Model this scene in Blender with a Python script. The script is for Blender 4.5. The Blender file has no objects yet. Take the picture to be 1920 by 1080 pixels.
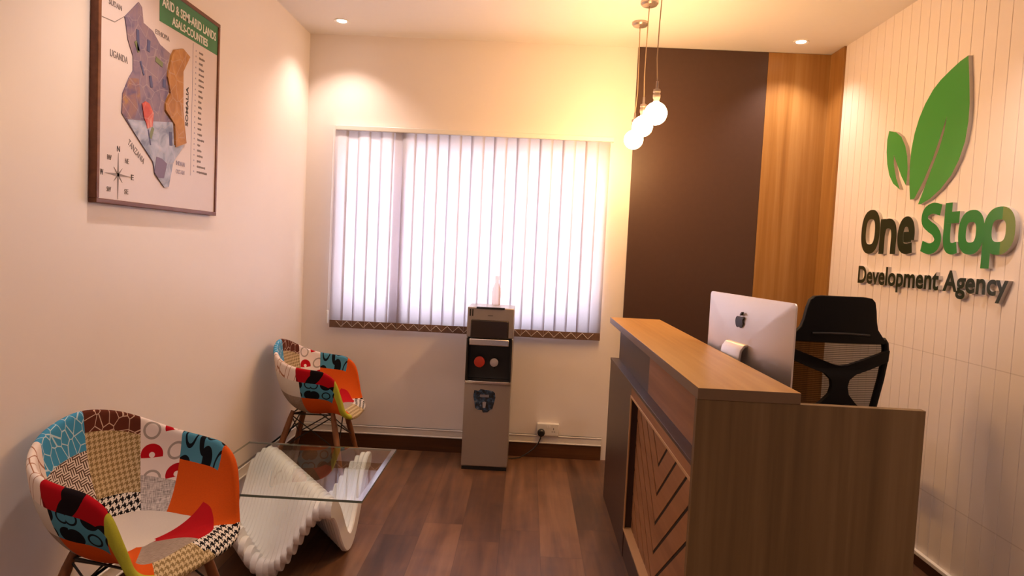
import bpy, bmesh, math, random
from math import pi, sin, cos, radians as R
from mathutils import Vector, Matrix
from mathutils.geometry import tessellate_polygon
random.seed(7)
C = bpy.context.scene.collection
SC = bpy.context.scene

# ------------------------------------------------------------------ camera, world, exposure
cd = bpy.data.cameras.new('camera'); cam = bpy.data.objects.new('camera', cd); C.objects.link(cam)
cd.sensor_width = 36.0; cd.lens = 36.0 * 1256.086 / 1920.0; cd.clip_start = 0.05
rx = Vector((0.998538, 0.024151, 0.048359)); dn = Vector((0.049628, -0.055066, -0.997249)); fw = Vector((-0.021422, 0.998191, -0.056184))
m3 = Matrix((rx, -dn, -fw)).transposed()
cam.matrix_world = Matrix.Translation((0, 0, 1.4)) @ m3.to_4x4()
SC.camera = cam
w = bpy.data.worlds.new('daylight'); SC.world = w; w.use_nodes = True
bgn = w.node_tree.nodes['Background']; bgn.inputs[0].default_value = (0.86, 0.86, 1.0, 1); bgn.inputs[1].default_value = 9.0
SC.view_settings.view_transform = 'Standard'; SC.view_settings.look = 'None'
SC.view_settings.gamma = 1.0; SC.view_settings.use_curve_mapping = False; SC.view_settings.exposure = 0.0
WARM = (1.0, 0.785, 0.67)          # downlights
BULB = (1.0, 0.55, 0.22)          # pendant bulbs
DOWN_W = 52.0
BULB_E = 140.0

# ------------------------------------------------------------------ helpers: objects
def new_obj(name, mesh, parent=None):
    o = bpy.data.objects.new(name, mesh); C.objects.link(o)
    if parent: o.parent = parent
    return o
def tag(o, label=None, cat=None, group=None, kind=None):
    if label: o['label'] = label
    if cat: o['category'] = cat
    if group: o['group'] = group
    if kind: o['kind'] = kind
    return o
def thing(name, label, cat, loc=(0, 0, 0), rz=0.0, group=None):
    o = bpy.data.objects.new(name, None); C.objects.link(o); o.empty_display_size = 0.05
    o.location = loc; o.rotation_euler = (0, 0, rz)
    return tag(o, label, cat, group)
def copy_tree(o, parent=None):
    c = o.copy(); C.objects.link(c)
    if parent: c.parent = parent
    for ch in list(o.children): copy_tree(ch, c)
    return c

class MB:
    """collects shapes in one bmesh; every shape takes the current material index"""
    def __init__(s): s.bm = bmesh.new(); s.mi = 0
    def _f(s, vs):
        try:
            f = s.bm.faces.new(vs); f.material_index = s.mi; f.smooth = True; return f
        except ValueError: return None
    def box(s, x0, x1, y0, y1, z0, z1, M=None):
        v = [Vector((x, y, z)) for x in (x0, x1) for y in (y0, y1) for z in (z0, z1)]
        if M: v = [M @ p for p in v]
        v = [s.bm.verts.new(p) for p in v]
        for q in ((0, 1, 3, 2), (4, 6, 7, 5), (0, 4, 5, 1), (2, 3, 7, 6), (0, 2, 6, 4), (1, 5, 7, 3)): s._f([v[i] for i in q])
        return s
    def tube(s, pts, r, n=10, caps=True):
        pts = [Vector(p) for p in pts]; rs = r if isinstance(r, (list, tuple)) else [r] * len(pts)
        rings = []; up = None
        for i, p in enumerate(pts):
            a = pts[max(0, i - 1)]; b = pts[min(len(pts) - 1, i + 1)]; t = (b - a).normalized()
            if up is None:
                up = Vector((0, 0, 1)) if abs(t.z) < .9 else Vector((1, 0, 0))
            u = (up - t * up.dot(t)).normalized(); v = t.cross(u); up = u
            rings.append([s.bm.verts.new(p + (u * cos(2 * pi * k / n) + v * sin(2 * pi * k / n)) * rs[i]) for k in range(n)])
        for A, B in zip(rings, rings[1:]):
            for k in range(n): s._f([A[k], A[(k + 1) % n], B[(k + 1) % n], B[k]])
        if caps: s._f(rings[0][::-1]); s._f(rings[-1])
        return s
    def lathe(s, prof, n=24, c=(0, 0, 0), M=None):
        rings = []
        for r, z in prof:
            ring = []
            for k in range(n if r > 1e-6 else 1):
                p = Vector((r * cos(2 * pi * k / n), r * sin(2 * pi * k / n), z))
                if M: p = M @ p
                ring.append(s.bm.verts.new(p + Vector(c)))
            rings.append(ring)
        for A, B in zip(rings, rings[1:]):
            for k in range(n):
                a0, a1 = A[k % len(A)], A[(k + 1) % len(A)]; b0, b1 = B[k % len(B)], B[(k + 1) % len(B)]
                vs = []
                for v in (a0, a1, b1, b0):
                    if v not in vs: vs.append(v)
                if len(vs) > 2: s._f(vs)
        return s
    def prism(s, poly, f, d0, d1, side=None):
        """poly in 2D, f(a, b, d) -> point; extruded from d0 to d1; side faces may take another material"""
        A = [s.bm.verts.new(f(a, b, d0)) for a, b in poly]; B = [s.bm.verts.new(f(a, b, d1)) for a, b in poly]
        s._f(A[::-1]); s._f(B); mi = s.mi
        if side is not None: s.mi = side
        n = len(poly)
        for k in range(n): s._f([A[k], A[(k + 1) % n], B[(k + 1) % n], B[k]])
        s.mi = mi
        return s
    def grid(s, rows, closed=False):
        V = [[s.bm.verts.new(p) for p in r] for r in rows]
        for A, B in zip(V, V[1:]):
            n = len(A)
            for k in range(n if closed else n - 1): s._f([A[k], A[(k + 1) % n], B[(k + 1) % n], B[k]])
        return V
    def build(s, name, mats, parent=None, bevel=0.0, seg=2, angle=35, world=True, normals=True, label=None):
        if normals: bmesh.ops.recalc_face_normals(s.bm, faces=s.bm.faces[:])
        if parent and world:
            o = parent; loc = Vector((0, 0, 0))
            while o: loc += o.location; o = o.parent
            bmesh.ops.translate(s.bm, verts=s.bm.verts[:], vec=-loc)
        me = bpy.data.meshes.new(name); s.bm.to_mesh(me); s.bm.free()
        for m in (mats if isinstance(mats, (list, tuple)) else [mats]): me.materials.append(m)
        me.set_sharp_from_angle(angle=R(angle))
        o = new_obj(name, me, parent)
        if bevel:
            b = o.modifiers.new('bevel', 'BEVEL'); b.width = bevel; b.segments = seg; b.limit_method = 'ANGLE'; b.angle_limit = R(40)
        if label: o['label'] = label
        return o
def mbox(*a, M=None): return MB().box(*a, M=M)
def struct(o): o['kind'] = 'structure'; return o

# ------------------------------------------------------------------ helpers: materials
class NT:
    def __init__(s, name):
        s.m = bpy.data.materials.new(name); s.m.use_nodes = True; s.t = s.m.node_tree
        s.p = s.t.nodes['Principled BSDF']; s.out = s.t.nodes['Material Output']
    def n(s, typ, **kw):
        nd = s.t.nodes.new(typ)
        for k, v in kw.items(): setattr(nd, k, v)
        return nd
    def l(s, a, b): s.t.links.new(a, b)
    def put(s, inp, v):
        if isinstance(v, bpy.types.NodeSocket): s.l(v, inp)
        elif isinstance(v, (tuple, list)) and len(v) == 3 and inp.type == 'RGBA': inp.default_value = (*v, 1)
        else: inp.default_value = v
    def math(s, op, a, b=0.0, c=0.0):
        nd = s.n('ShaderNodeMath', operation=op)
        for i, v in enumerate((a, b, c)): s.put(nd.inputs[i], v)
        return nd.outputs[0]
    def obj(s): return s.n('ShaderNodeTexCoord').outputs['Object']
    def uv(s): return s.n('ShaderNodeTexCoord').outputs['UV']
    def sep(s, v):
        nd = s.n('ShaderNodeSeparateXYZ'); s.l(v, nd.inputs[0]); return nd.outputs
    def comb(s, x, y=0.0, z=0.0):
        nd = s.n('ShaderNodeCombineXYZ')
        for i, v in enumerate((x, y, z)): s.put(nd.inputs[i], v)
        return nd.outputs[0]
    def mapping(s, v, scale=(1, 1, 1), loc=(0, 0, 0)):
        nd = s.n('ShaderNodeMapping'); s.l(v, nd.inputs[0]); nd.inputs['Scale'].default_value = scale; nd.inputs['Location'].default_value = loc
        return nd.outputs[0]
    def noise(s, v, scale=5.0, detail=3.0, dist=0.0):
        nd = s.n('ShaderNodeTexNoise'); s.l(v, nd.inputs['Vector']); nd.inputs['Scale'].default_value = scale
        nd.inputs['Detail'].default_value = detail; nd.inputs['Distortion'].default_value = dist
        return nd.outputs['Fac']
    def white(s, v):
        nd = s.n('ShaderNodeTexWhiteNoise', noise_dimensions='3D'); s.l(v, nd.inputs['Vector']); return nd.outputs['Value']
    def voro(s, v, scale, feature='F1', rnd=1.0):
        nd = s.n('ShaderNodeTexVoronoi', feature=feature); s.l(v, nd.inputs['Vector']); nd.inputs['Scale'].default_value = scale
        nd.inputs['Randomness'].default_value = rnd
        return nd.outputs
    def mix(s, f, a, b):
        nd = s.n('ShaderNodeMix', data_type='RGBA'); s.put(nd.inputs[0], f); s.put(nd.inputs[6], a); s.put(nd.inputs[7], b)
        return nd.outputs[2]
    def ramp(s, f, stops):
        nd = s.n('ShaderNodeValToRGB'); s.put(nd.inputs[0], f); e = nd.color_ramp.elements
        while len(e) < len(stops): e.new(0.5)
        for k, (p, c) in enumerate(stops): e[k].position = p; e[k].color = (*c, 1)
        return nd.outputs[0]
    def bump(s, h, strength=.3, dist=.002):
        nd = s.n('ShaderNodeBump'); s.put(nd.inputs['Height'], h); nd.inputs['Strength'].default_value = strength; nd.inputs['Distance'].default_value = dist
        s.l(nd.outputs[0], s.p.inputs['Normal'])
    def done(s, col, rough=.5, metal=0.0, spec=.5, **kw):
        s.put(s.p.inputs['Base Color'], col); s.put(s.p.inputs['Roughness'], rough); s.p.inputs['Metallic'].default_value = metal
        s.p.inputs['Specular IOR Level'].default_value = spec
        for k, v in kw.items(): s.put(s.p.inputs[k.replace('_', ' ')], v)
        return s.m
def H(h):
    v = [int(h[i:i + 2], 16) / 255 for i in (0, 2, 4)]
    return tuple(c / 12.92 if c <= .04045 else ((c + .055) / 1.055) ** 2.4 for c in v)
def plain(name, col, rough=.5, metal=0.0, spec=.5, var=.05, scale=30.0):
    t = NT(name); f = t.noise(t.obj(), scale, 2.0)
    a = tuple(c * (1 - var) for c in col); b = tuple(min(1, c * (1 + var)) for c in col)
    return t.done(t.mix(f, a, b), rough, metal, spec)
def emit(name, col, strength):
    t = NT(name); return t.done((.8, .8, .8), .4, Emission_Color=col, Emission_Strength=strength)
def wood(name, dark, mid, light, axis='Z', rough=.45, scale=1.0, spec=.4):
    t = NT(name); o = t.obj()
    long_, across = .5 * scale, 13.0 * scale
    sc = {'X': (long_, across, across), 'Y': (across, long_, across), 'Z': (across, across, long_)}[axis]
    f1 = t.noise(t.mapping(o, sc), 1.0, 6.0, .9); sc2 = tuple(v * 4.5 for v in sc)
    f2 = t.noise(t.mapping(o, sc2), 1.0, 4.0, .3)
    f = t.math('ADD', t.math('MULTIPLY', f1, .72), t.math('MULTIPLY', f2, .28))
    return t.done(t.ramp(f, [(.32, dark), (.5, mid), (.68, light)]), rough, 0, spec)

M = {}
M['wall'] = plain('wall_paint', (.855, .79, .75), .36, spec=.4, var=.015, scale=4)
M['ceil'] = plain('ceiling_paint', (.84, .80, .76), .7, var=.01)
M['trunk'] = plain('white_plastic', (.80, .77, .73), .4, var=.02)
M['brownbase'] = wood('skirting_wood', (.05, .018, .006), (.09, .033, .011), (.14, .056, .02), 'X', .4)
M['brownbaseY'] = wood('skirting_wood_lengthwise', (.035, .012, .004), (.06, .021, .007), (.10, .04, .014), 'Y', .4)
M['darklam'] = plain('dark_brown_laminate', (.066, .032, .022), .42, var=.08)
M['oak'] = wood('golden_oak_laminate', (.27, .122, .028), (.36, .178, .047), (.43, .238, .078), 'Z', .42)
M['oakY'] = wood('golden_oak_top', (.33, .165, .045), (.42, .222, .066), (.49, .28, .095), 'Y', .38)
M['oakgrey'] = wood('oak_end_laminate', (.120, .068, .024), (.175, .102, .039), (.225, .138, .06), 'Z', .5)
M['oakred'] = wood('oak_front_laminate', (.22, .09, .035), (.30, .13, .05), (.37, .17, .07), 'Y', .5)
M['edgeband'] = plain('grey_brown_edge_band', (.17, .10, .05), .4)
M['edge'] = plain('oak_edge_band', (.52, .30, .13), .45)
M['gap'] = plain('slat_gap_black', (.012, .007, .005), .8)
M['black'] = plain('black_plastic', (.012, .011, .011), .38)
M['satin'] = plain('black_soft_plastic', (.004, .0035, .004), .55, spec=.16)
M['chrome'] = plain('chrome', (.8, .78, .76), .18, 1.0)
M['silver'] = plain('silver_plastic', (.42, .37, .33), .34, .55, var=.02)
M['white'] = plain('white_gloss', (.86, .84, .80), .28, var=.01)

def wallmat_right():
    t = NT('grooved_panel_paint'); z = t.sep(t.obj())[2]
    d = t.math('MINIMUM', t.math('ABSOLUTE', t.math('SUBTRACT', z, .36)), t.math('ABSOLUTE', t.math('SUBTRACT', z, 1.01)))
    k = t.math('MULTIPLY', t.math('LESS_THAN', d, .0022), .35)
    return t.done(t.mix(k, (.85, .765, .70), (.42, .33, .26)), .5, spec=.35)
M['panelwall'] = wallmat_right()

def floormat():
    t = NT('laminate_plank_floor'); x, y, z = t.sep(t.obj())
    u = t.math('DIVIDE', t.math('SUBTRACT', x, .125), .1945); row = t.math('FLOOR', u)
    off = t.math('MULTIPLY', t.white(t.comb(row, 3.0, 1.0)), .42)
    v = t.math('DIVIDE', t.math('ADD', t.math('SUBTRACT', y, 3.38), off), 1.22); pl = t.math('FLOOR', v)
    rnd = t.white(t.comb(row, pl, 5.0)); rnd2 = t.white(t.comb(row, pl, 9.0))
    vec = t.comb(t.math('MULTIPLY', x, 9.0), t.math('ADD', t.math('MULTIPLY', y, 1.1), t.math('MULTIPLY', rnd, 40.0)), t.math('MULTIPLY', rnd2, 9.0))
    g = t.noise(vec, 1.0, 6.0, 1.1); g2 = t.noise(t.mapping(vec, (4, 1.5, 1)), 1.0, 4.0, .5)
    kn = t.noise(t.comb(t.math('MULTIPLY', x, 2.5), t.math('MULTIPLY', y, 2.2), rnd), 2.0, 3.0, .8)
    f = t.math('ADD', t.math('ADD', t.math('MULTIPLY', g, .5), t.math('MULTIPLY', g2, .18)), t.math('ADD', t.math('MULTIPLY', rnd, .20), t.math('MULTIPLY', kn, .18)))
    col = t.ramp(f, [(.28, (.036, .016, .010)), (.42, (.088, .039, .020)), (.56, (.162, .075, .035)), (.74, (.275, .14, .068))])
    fu = t.math('FRACT', u); fv = t.math('FRACT', v)
    e1 = t.math('MULTIPLY', t.math('MINIMUM', fu, t.math('SUBTRACT', 1.0, fu)), .1945)
    e2 = t.math('MULTIPLY', t.math('MINIMUM', fv, t.math('SUBTRACT', 1.0, fv)), 1.22)
    e = t.math('LESS_THAN', t.math('MINIMUM', e1, e2), .0013)
    col = t.mix(t.math('MULTIPLY', e, .55), col, (.03, .013, .008))
    t.bump(g2, .12, .001)
    return t.done(col, t.math('ADD', .30, t.math('MULTIPLY', g, .16)), spec=.42)
M['floor'] = floormat()

def thin_glass(name, tint, ior=1.5, rough=.0):
    t = NT(name); tr = t.n('ShaderNodeBsdfTransparent'); tr.inputs[0].default_value = (*tint, 1)
    gl = t.n('ShaderNodeBsdfGlossy'); gl.inputs['Roughness'].default_value = rough
    fr = t.n('ShaderNodeFresnel'); fr.inputs[0].default_value = ior
    ge = t.n('ShaderNodeNewGeometry'); k = t.math('MULTIPLY', fr.outputs[0], t.math('SUBTRACT', 1.0, ge.outputs['Backfacing']))
    mx = t.n('ShaderNodeMixShader'); t.l(k, mx.inputs[0]); t.l(tr.outputs[0], mx.inputs[1]); t.l(gl.outputs[0], mx.inputs[2])
    t.l(mx.outputs[0], t.out.inputs[0]); return t.m
M['glass'] = thin_glass('clear_glass', (.95, .98, .965), 2.8)
M['pane'] = thin_glass('window_glass', (.97, .98, .98))
M['fill_door_glass'] = thin_glass('tinted_fill_door_glass', (.13, .13, .14))  # tint sets how much fill daylight the added door lets in
def clearpl():
    t = NT('pale_clear_plastic'); tr = t.n('ShaderNodeBsdfTransparent'); df = t.n('ShaderNodeBsdfDiffuse'); df.inputs[0].default_value = (.80, .62, .52, 1)
    mx = t.n('ShaderNodeMixShader'); mx.inputs[0].default_value = .42; t.l(tr.outputs[0], mx.inputs[1]); t.l(df.outputs[0], mx.inputs[2]); t.l(mx.outputs[0], t.out.inputs[0]); return t.m
M['clearplastic'] = clearpl()
def sheen_rimglass():
    t = NT('bevel_window_sheen'); gl = t.n('ShaderNodeBsdfGlossy'); gl.inputs['Roughness'].default_value = .12; gl.inputs[0].default_value = (.80, .84, .82, 1)
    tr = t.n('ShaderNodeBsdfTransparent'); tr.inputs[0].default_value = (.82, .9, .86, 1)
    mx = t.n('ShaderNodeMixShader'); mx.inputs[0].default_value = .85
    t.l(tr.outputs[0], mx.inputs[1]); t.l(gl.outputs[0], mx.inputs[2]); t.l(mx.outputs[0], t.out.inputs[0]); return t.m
M['sheen_rim'] = sheen_rimglass()  # glass bevel with the window's bright reflection built into the material
M['greenedge'] = plain('green_glass_edge', (.16, .20, .16), .25)
def blindmat():
    t = NT('white_blind_fabric'); df = t.n('ShaderNodeBsdfDiffuse'); tl = t.n('ShaderNodeBsdfTranslucent')
    o = t.obj(); f = t.noise(t.mapping(o, (260, 260, 40)), 1.0, 2.0); c = t.mix(f, (.82, .79, .82), (.87, .84, .87))
    t.l(c, df.inputs[0]); t.l(c, tl.inputs[0]); mx = t.n('ShaderNodeMixShader'); mx.inputs[0].default_value = .55
    t.l(df.outputs[0], mx.inputs[1]); t.l(tl.outputs[0], mx.inputs[2]); t.l(mx.outputs[0], t.out.inputs[0]); return t.m
M['blind'] = blindmat()
def meshmat():
    t = NT('black_chair_mesh'); z = t.sep(t.obj())[2]
    st = t.math('GREATER_THAN', t.math('FRACT', t.math('MULTIPLY', z, 120.0)), .42)
    df = t.n('ShaderNodeBsdfDiffuse'); df.inputs[0].default_value = (.022, .016, .014, 1); tr = t.n('ShaderNodeBsdfTransparent')
    f = t.math('ADD', .66, t.math('MULTIPLY', st, .20)); mx = t.n('ShaderNodeMixShader'); t.l(f, mx.inputs[0])
    t.l(tr.outputs[0], mx.inputs[1]); t.l(df.outputs[0], mx.inputs[2]); t.l(mx.outputs[0], t.out.inputs[0]); return t.m
M['mesh'] = meshmat()

# patchwork fabrics (UV in metres)
def hound(name, a, b, cell):
    t = NT(name); x, y, z = t.sep(t.mapping(t.uv(), (8 / cell, 8 / cell, 1)))
    i = t.math('FLOOR', x); j = t.math('FLOOR', y)
    wi = t.math('LESS_THAN', t.math('FLOORED_MODULO', i, 8.0), 3.5); wj = t.math('LESS_THAN', t.math('FLOORED_MODULO', j, 8.0), 3.5)
    tw = t.math('LESS_THAN', t.math('FLOORED_MODULO', t.math('ADD', i, j), 4.0), 1.5)
    k = t.math('ADD', t.math('MULTIPLY', tw, wi), t.math('MULTIPLY', t.math('SUBTRACT', 1.0, tw), wj))
    return t.done(t.mix(k, a, b), .9, spec=.1)
def netlines(name, base, line, scale, wd=.05):
    t = NT(name); d = t.voro(t.uv(), scale, 'DISTANCE_TO_EDGE')['Distance']
    return t.done(t.mix(t.math('LESS_THAN', d, wd), base, line), .9, spec=.1)
def circles(name, base, ring, disc, scale, off=(0, 0), disc2=None):
    t = NT(name); x, y, z = t.sep(t.mapping(t.uv(), (scale, scale, 1), (off[0], off[1], 0)))
    fx = t.math('SUBTRACT', t.math('FRACT', x), .5); fy = t.math('SUBTRACT', t.math('FRACT', y), .5)
    d = t.math('SQRT', t.math('ADD', t.math('MULTIPLY', fx, fx), t.math('MULTIPLY', fy, fy)))
    sel = t.math('FLOORED_MODULO', t.math('ADD', t.math('FLOOR', x), t.math('FLOOR', y)), 2.0)
    rg = t.math('MULTIPLY', t.math('GREATER_THAN', d, .27), t.math('LESS_THAN', d, .37))
    ds = t.math('LESS_THAN', d, .46)
    if disc2: ds = t.math('MULTIPLY', t.math('MULTIPLY', ds, t.math('GREATER_THAN', d, .12)), t.math('GREATER_THAN', fy, -.12))
    col = t.mix(t.math('MULTIPLY', rg, t.math('SUBTRACT', 1.0, sel)), base, ring)
    col = t.mix(t.math('MULTIPLY', ds, sel), col, disc)
    return t.done(col, .9, spec=.1)
def weave(name, a, b, cell):
    t = NT(name); x, y, z = t.sep(t.mapping(t.uv(), (1 / cell, 1 / cell, 1)))
    ck = t.math('FLOORED_MODULO', t.math('ADD', t.math('FLOOR', x), t.math('FLOOR', y)), 2.0)
    sx = t.math('LESS_THAN', t.math('FRACT', t.math('MULTIPLY', x, 3.0)), .5); sy = t.math('LESS_THAN', t.math('FRACT', t.math('MULTIPLY', y, 3.0)), .5)
    k = t.math('ADD', t.math('MULTIPLY', ck, sx), t.math('MULTIPLY', t.math('SUBTRACT', 1.0, ck), sy))
    return t.done(t.mix(k, a, b), .9, spec=.1)
def cloth(name, col, var=.12):
    t = NT(name); f = t.noise(t.uv(), 220.0, 3.0); a = tuple(c * (1 - var) for c in col); b = tuple(c * (1 + var) for c in col)
    return t.done(t.mix(f, a, b), .9, spec=.1)
def tweed(name, a, b):
    t = NT(name); f1 = t.noise(t.mapping(t.uv(), (500, 40, 1)), 1.0, 2.0); f2 = t.noise(t.mapping(t.uv(), (40, 500, 1)), 1.0, 2.0)
    return t.done(t.ramp(t.math('MULTIPLY', t.math('ADD', f1, f2), .5), [(.38, a), (.58, b)]), .9, spec=.1)
PATCH = ['beige_hound', 'black_hound', 'orange', 'teal_circles', 'red_circles', 'tweed', 'weave', 'blue_lines', 'brown_lines', 'white_lines', 'red_black', 'lime', 'cream', 'red', 'grey']
PM = [hound('beige_houndstooth_cloth', H('C9B48C'), H('8A744E'), .018), hound('black_houndstooth_cloth', H('E4DDD2'), H('181416'), .022),
      cloth('orange_cloth', H('CC5518')), circles('teal_circle_cloth', H('4E8CA6'), H('161C24'), H('15181E'), 15, (.35, .2)),
      circles('red_circle_cloth', H('E6D9D3'), H('A39890'), H('B3121E'), 13, (.1, .3), True), tweed('grey_tweed_cloth', H('77706C'), H('D8D0CC')),
      weave('woven_line_cloth', H('DCCFC2'), H('5A463C'), .023), netlines('blue_line_cloth', H('4393BD'), H('B9D3DB'), 30, .03),
      netlines('brown_line_cloth', H('5B2E22'), H('C7AC98'), 28, .03), netlines('white_line_cloth', H('E8DAD0'), H('A8785E'), 24, .035),
      circles('red_black_cloth', H('A80F1C'), H('7C0A14'), H('1A1216'), 9, (.25, .5)), cloth('lime_cloth', H('AEB03A')), cloth('cream_cloth', H('D6CEC4'), .05),
      cloth('red_cloth', H('B01820')), tweed('grey_cloth', H('8B7B6E'), H('A5968A'))]

# ------------------------------------------------------------------ the room
XL, XR, YB, YF, ZC = -1.522, 1.926, 4.52, -1.7, 2.775
WX0, WX1, WZ0, WZ1 = -1.28, .47, .865, 2.11
struct(mbox(XL - .15, XR + .15, YF - .15, YB + .2, -.12, 0).build('floor', M['floor']))
struct(mbox(XL - .15, XR + .15, YF - .15, YB + .2, ZC, ZC + .12).build('ceiling', M['ceil']))
struct(mbox(XL - .15, XL, YF - .15, YB + .2, 0, ZC).build('wall_left', M['wall']))
b = MB()
b.box(XL, WX0, YB, YB + .2, 0, ZC); b.box(WX1, XR, YB, YB + .2, 0, ZC); b.box(WX0, WX1, YB, YB + .2, 0, WZ0); b.box(WX0, WX1, YB, YB + .2, WZ1, ZC)
struct(b.build('wall_back', M['wall']))
b = MB(); b.box(XL, -.55, YF - .15, YF, 0, ZC); b.box(.75, XR, YF - .15, YF, 0, ZC); b.box(-.55, .75, YF - .15, YF, 2.15, ZC)  # opening added behind the camera so daylight fills the room
struct(b.build('wall_front', M['wall']))
b = MB(); b.box(-.55, -.50, YF - .11, YF - .06, 0, 2.15); b.box(.70, .75, YF - .11, YF - .06, 0, 2.15); b.box(-.50, .70, YF - .11, YF - .06, 2.10, 2.15); b.box(-.50, .70, YF - .11, YF - .06, 0, .05)
dr = struct(b.build('fill_door_1', M['white'], bevel=.002))  # unseen glazed door, added to let in cool fill light
mbox(-.50, .70, YF - .09, YF - .082, .05, 2.10).build('fill_door_glass', M['fill_door_glass'], dr)
# right wall: painted panelling with a narrow groove every 84 mm
GR = .0844; poly = [(XR + .15, YF)]; y = 3.0913 - GR * 57; poly.append((XR, YF))
while y < YB - .01:
    if y > YF + .01: poly += [(XR, y - .0022), (XR + .004, y - .0008), (XR + .004, y + .0008), (XR, y + .0022)]
    y += GR
poly += [(XR, YB), (XR + .15, YB)]
b = MB(); b.prism(poly, lambda a, c, d: Vector((a, c, d)), 0, ZC); struct(b.build('wall_right', M['panelwall'], angle=20))

# window with a sliding frame behind the blind
win = MB(); fy0, fy1 = YB + .10, YB + .15
for (a0, a1, c0, c1) in ((WX0, WX1, WZ0, WZ0 + .045), (WX0, WX1, WZ1 - .045, WZ1), (WX0, WX0 + .045, WZ0, WZ1), (WX1 - .045, WX1, WZ0, WZ1), (-.875, -.835, WZ0, WZ1)):
    win.box(a0, a1, fy0, fy1, c0, c1)
wf = struct(win.build('window_1', M['white'], bevel=.003))
mbox(WX0 + .04, -.875, fy0 + .02, fy0 + .026, WZ0 + .04, WZ1 - .04).build('pane', M['pane'], wf)
mbox(-.835, WX1 - .04, fy0 + .02, fy0 + .026, WZ0 + .04, WZ1 - .04).build('pane', M['pane'], wf)

# skirtings and the white cable trunking above them
struct(mbox(XL + .012, .56, YB - .016, YB, 0, .097).build('baseboard_back', M['brownbase'], bevel=.002))
struct(mbox(XL, XL + .014, YF, YB, 0, .085).build('baseboard_left', M['brownbaseY'], bevel=.002))
struct(mbox(XR - .016, XR, YF, YB - .02, 0, .052).build('baseboard_right', M['brownbaseY'], bevel=.002))
struct(mbox(XR - .020, XR, YF, YB - .02, .052, .070).build('trim_5', M['white'], bevel=.002))
def trunking(x0, x1, y0, y1, z0, z1, ax):
    t = MB()
    if ax == 'x':
        t.box(x0, x1, y0 + .004, y1, z0, z1); t.box(x0, x1, y0, y1, z0, z0 + .009); t.box(x0, x1, y0, y1, z1 - .009, z1)
    else:
        t.box(x0, x1 - .004, y0, y1, z0, z1); t.box(x0, x1, y0, y1, z0, z0 + .009); t.box(x0, x1, y0, y1, z1 - .009, z1)
    return t
struct(trunking(XL + .03, .56, YB - .024, YB, .098, .155, 'x').build('trim_1', M['trunk'], bevel=.0025))
struct(trunking(XL, XL + .026, YF, YB, .088, .150, 'y').build('trim_2', M['trunk'], bevel=.0025))
# dark and oak cladding in the right-hand corner
struct(mbox(.659, 1.509, YB - .018, YB, 0, ZC - .002).build('trim_3', M['darklam'], bevel=.001))
b = MB(); b.box(1.5095, XR, YB - .019, YB, 0, ZC - .002); b.box(XR - .014, XR, 4.312, YB - .019, 0, ZC - .002)
struct(b.build('trim_4', M['oak'], bevel=.001))

# ------------------------------------------------------------------ vertical blind
bl = thing('vertical_blind', 'white vertical fabric blind covering the window, brown bottom weights in a row', 'blind', (-.405, YB - .03, .82))
rail = mbox(-1.318, .530, YB - .054, YB - .008, 2.142, 2.174).build('head_rail', M['white'], bl, bevel=.004)
n = 24; x0s, pitch, sw = -1.276, .0757, .089
wt = NT('brown_weight'); xx, yy_, zz = wt.sep(wt.obj()); M['weight'] = wt.done(wt.mix(wt.noise(wt.obj(), 60, 2), H('5C4238'), H('7E6152')), .6)
for i in range(n + 1):
    cx = x0s + i * pitch; ang = R(random.uniform(-1.0, 1.0)); yo = .0022 if i % 2 else -.0022
    if i == n: cx = x0s + 5.27 * pitch; yo = .007; ang = 0
    mt = Matrix.Translation((cx, YB - .034 + yo, 0)) @ Matrix.Rotation(-ang, 4, 'Z')
    s = MB(); rows = []
    for k in range(5):
        u = -sw / 2 + sw * k / 4; bow = .0016 * (1 - (2 * k / 4 - 1) ** 2)
        rows.append([mt @ Vector((u, -bow, z)) for z in (.826, 1.2, 1.7, 2.142)])
    s.grid(rows); so = s.build('slat', M['blind'], bl, normals=False)
    md = so.modifiers.new('thick', 'SOLIDIFY'); md.thickness = .0008
    wz = MB(); wz.box(-sw / 2 + .001, sw / 2 - .001, -.0042, .0012, .822 , .872, M=mt); wz.build('bottom_weight', M['weight'], so, bevel=.001, label='brown fabric bottom weight')
ch = MB()
for i in range(n - 1):
    a = x0s + i * pitch; ya = YB - .043
    ch.tube([(a, ya, .868), (a + pitch * .5, ya - .004, .832), (a + pitch, ya, .868)], .0014, 6)
ch.build('bottom_chain', M['trunk'], bl)
cc = MB(); cc.tube([(-1.336, YB - .03, 2.15), (-1.338, YB - .026, 1.5), (-1.340, YB - .024, .93)], .0018, 6)
cw = cc.build('control_cord', M['white'], bl); mbox(-1.347, -1.333, YB - .034, YB - .016, .845, .935).build('cord_weight', M['white'], cw, bevel=.004)

# ------------------------------------------------------------------ recessed downlights
M['lamp'] = emit('lit_diffuser', (1.0, .93, .80), 9.0)
def downlight(x, y, label, power=DOWN_W * .62):
    t = thing('recessed_downlight', label, 'ceiling light', (x, y, ZC), 0, 'recessed downlights in the white ceiling')
    MB().lathe([(.030, -.002), (.046, -.006), (.046, 0.0), (.030, 0.0), (.030, -.002)], 28).build('trim_ring', M['white'], t, world=False)
    MB().lathe([(0, -.004), (.030, -.003), (.030, -.0005)], 24).build('diffuser', M['lamp'], t, world=False)
    ld = bpy.data.lights.new('downlight', 'SPOT'); ld.energy = power; ld.color = WARM; ld.spot_size = R(112); ld.spot_blend = .75; ld.shadow_soft_size = .03
    lo = bpy.data.objects.new('lamp_light', ld); C.objects.link(lo); lo.parent = t; lo.location = (0, 0, -.012)
    return t
downlight(-1.231, 4.234, 'round lit recessed downlight near the left back corner of the ceiling')
downlight(1.623, 4.268, 'round lit recessed downlight above the oak panel in the right corner')
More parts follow.
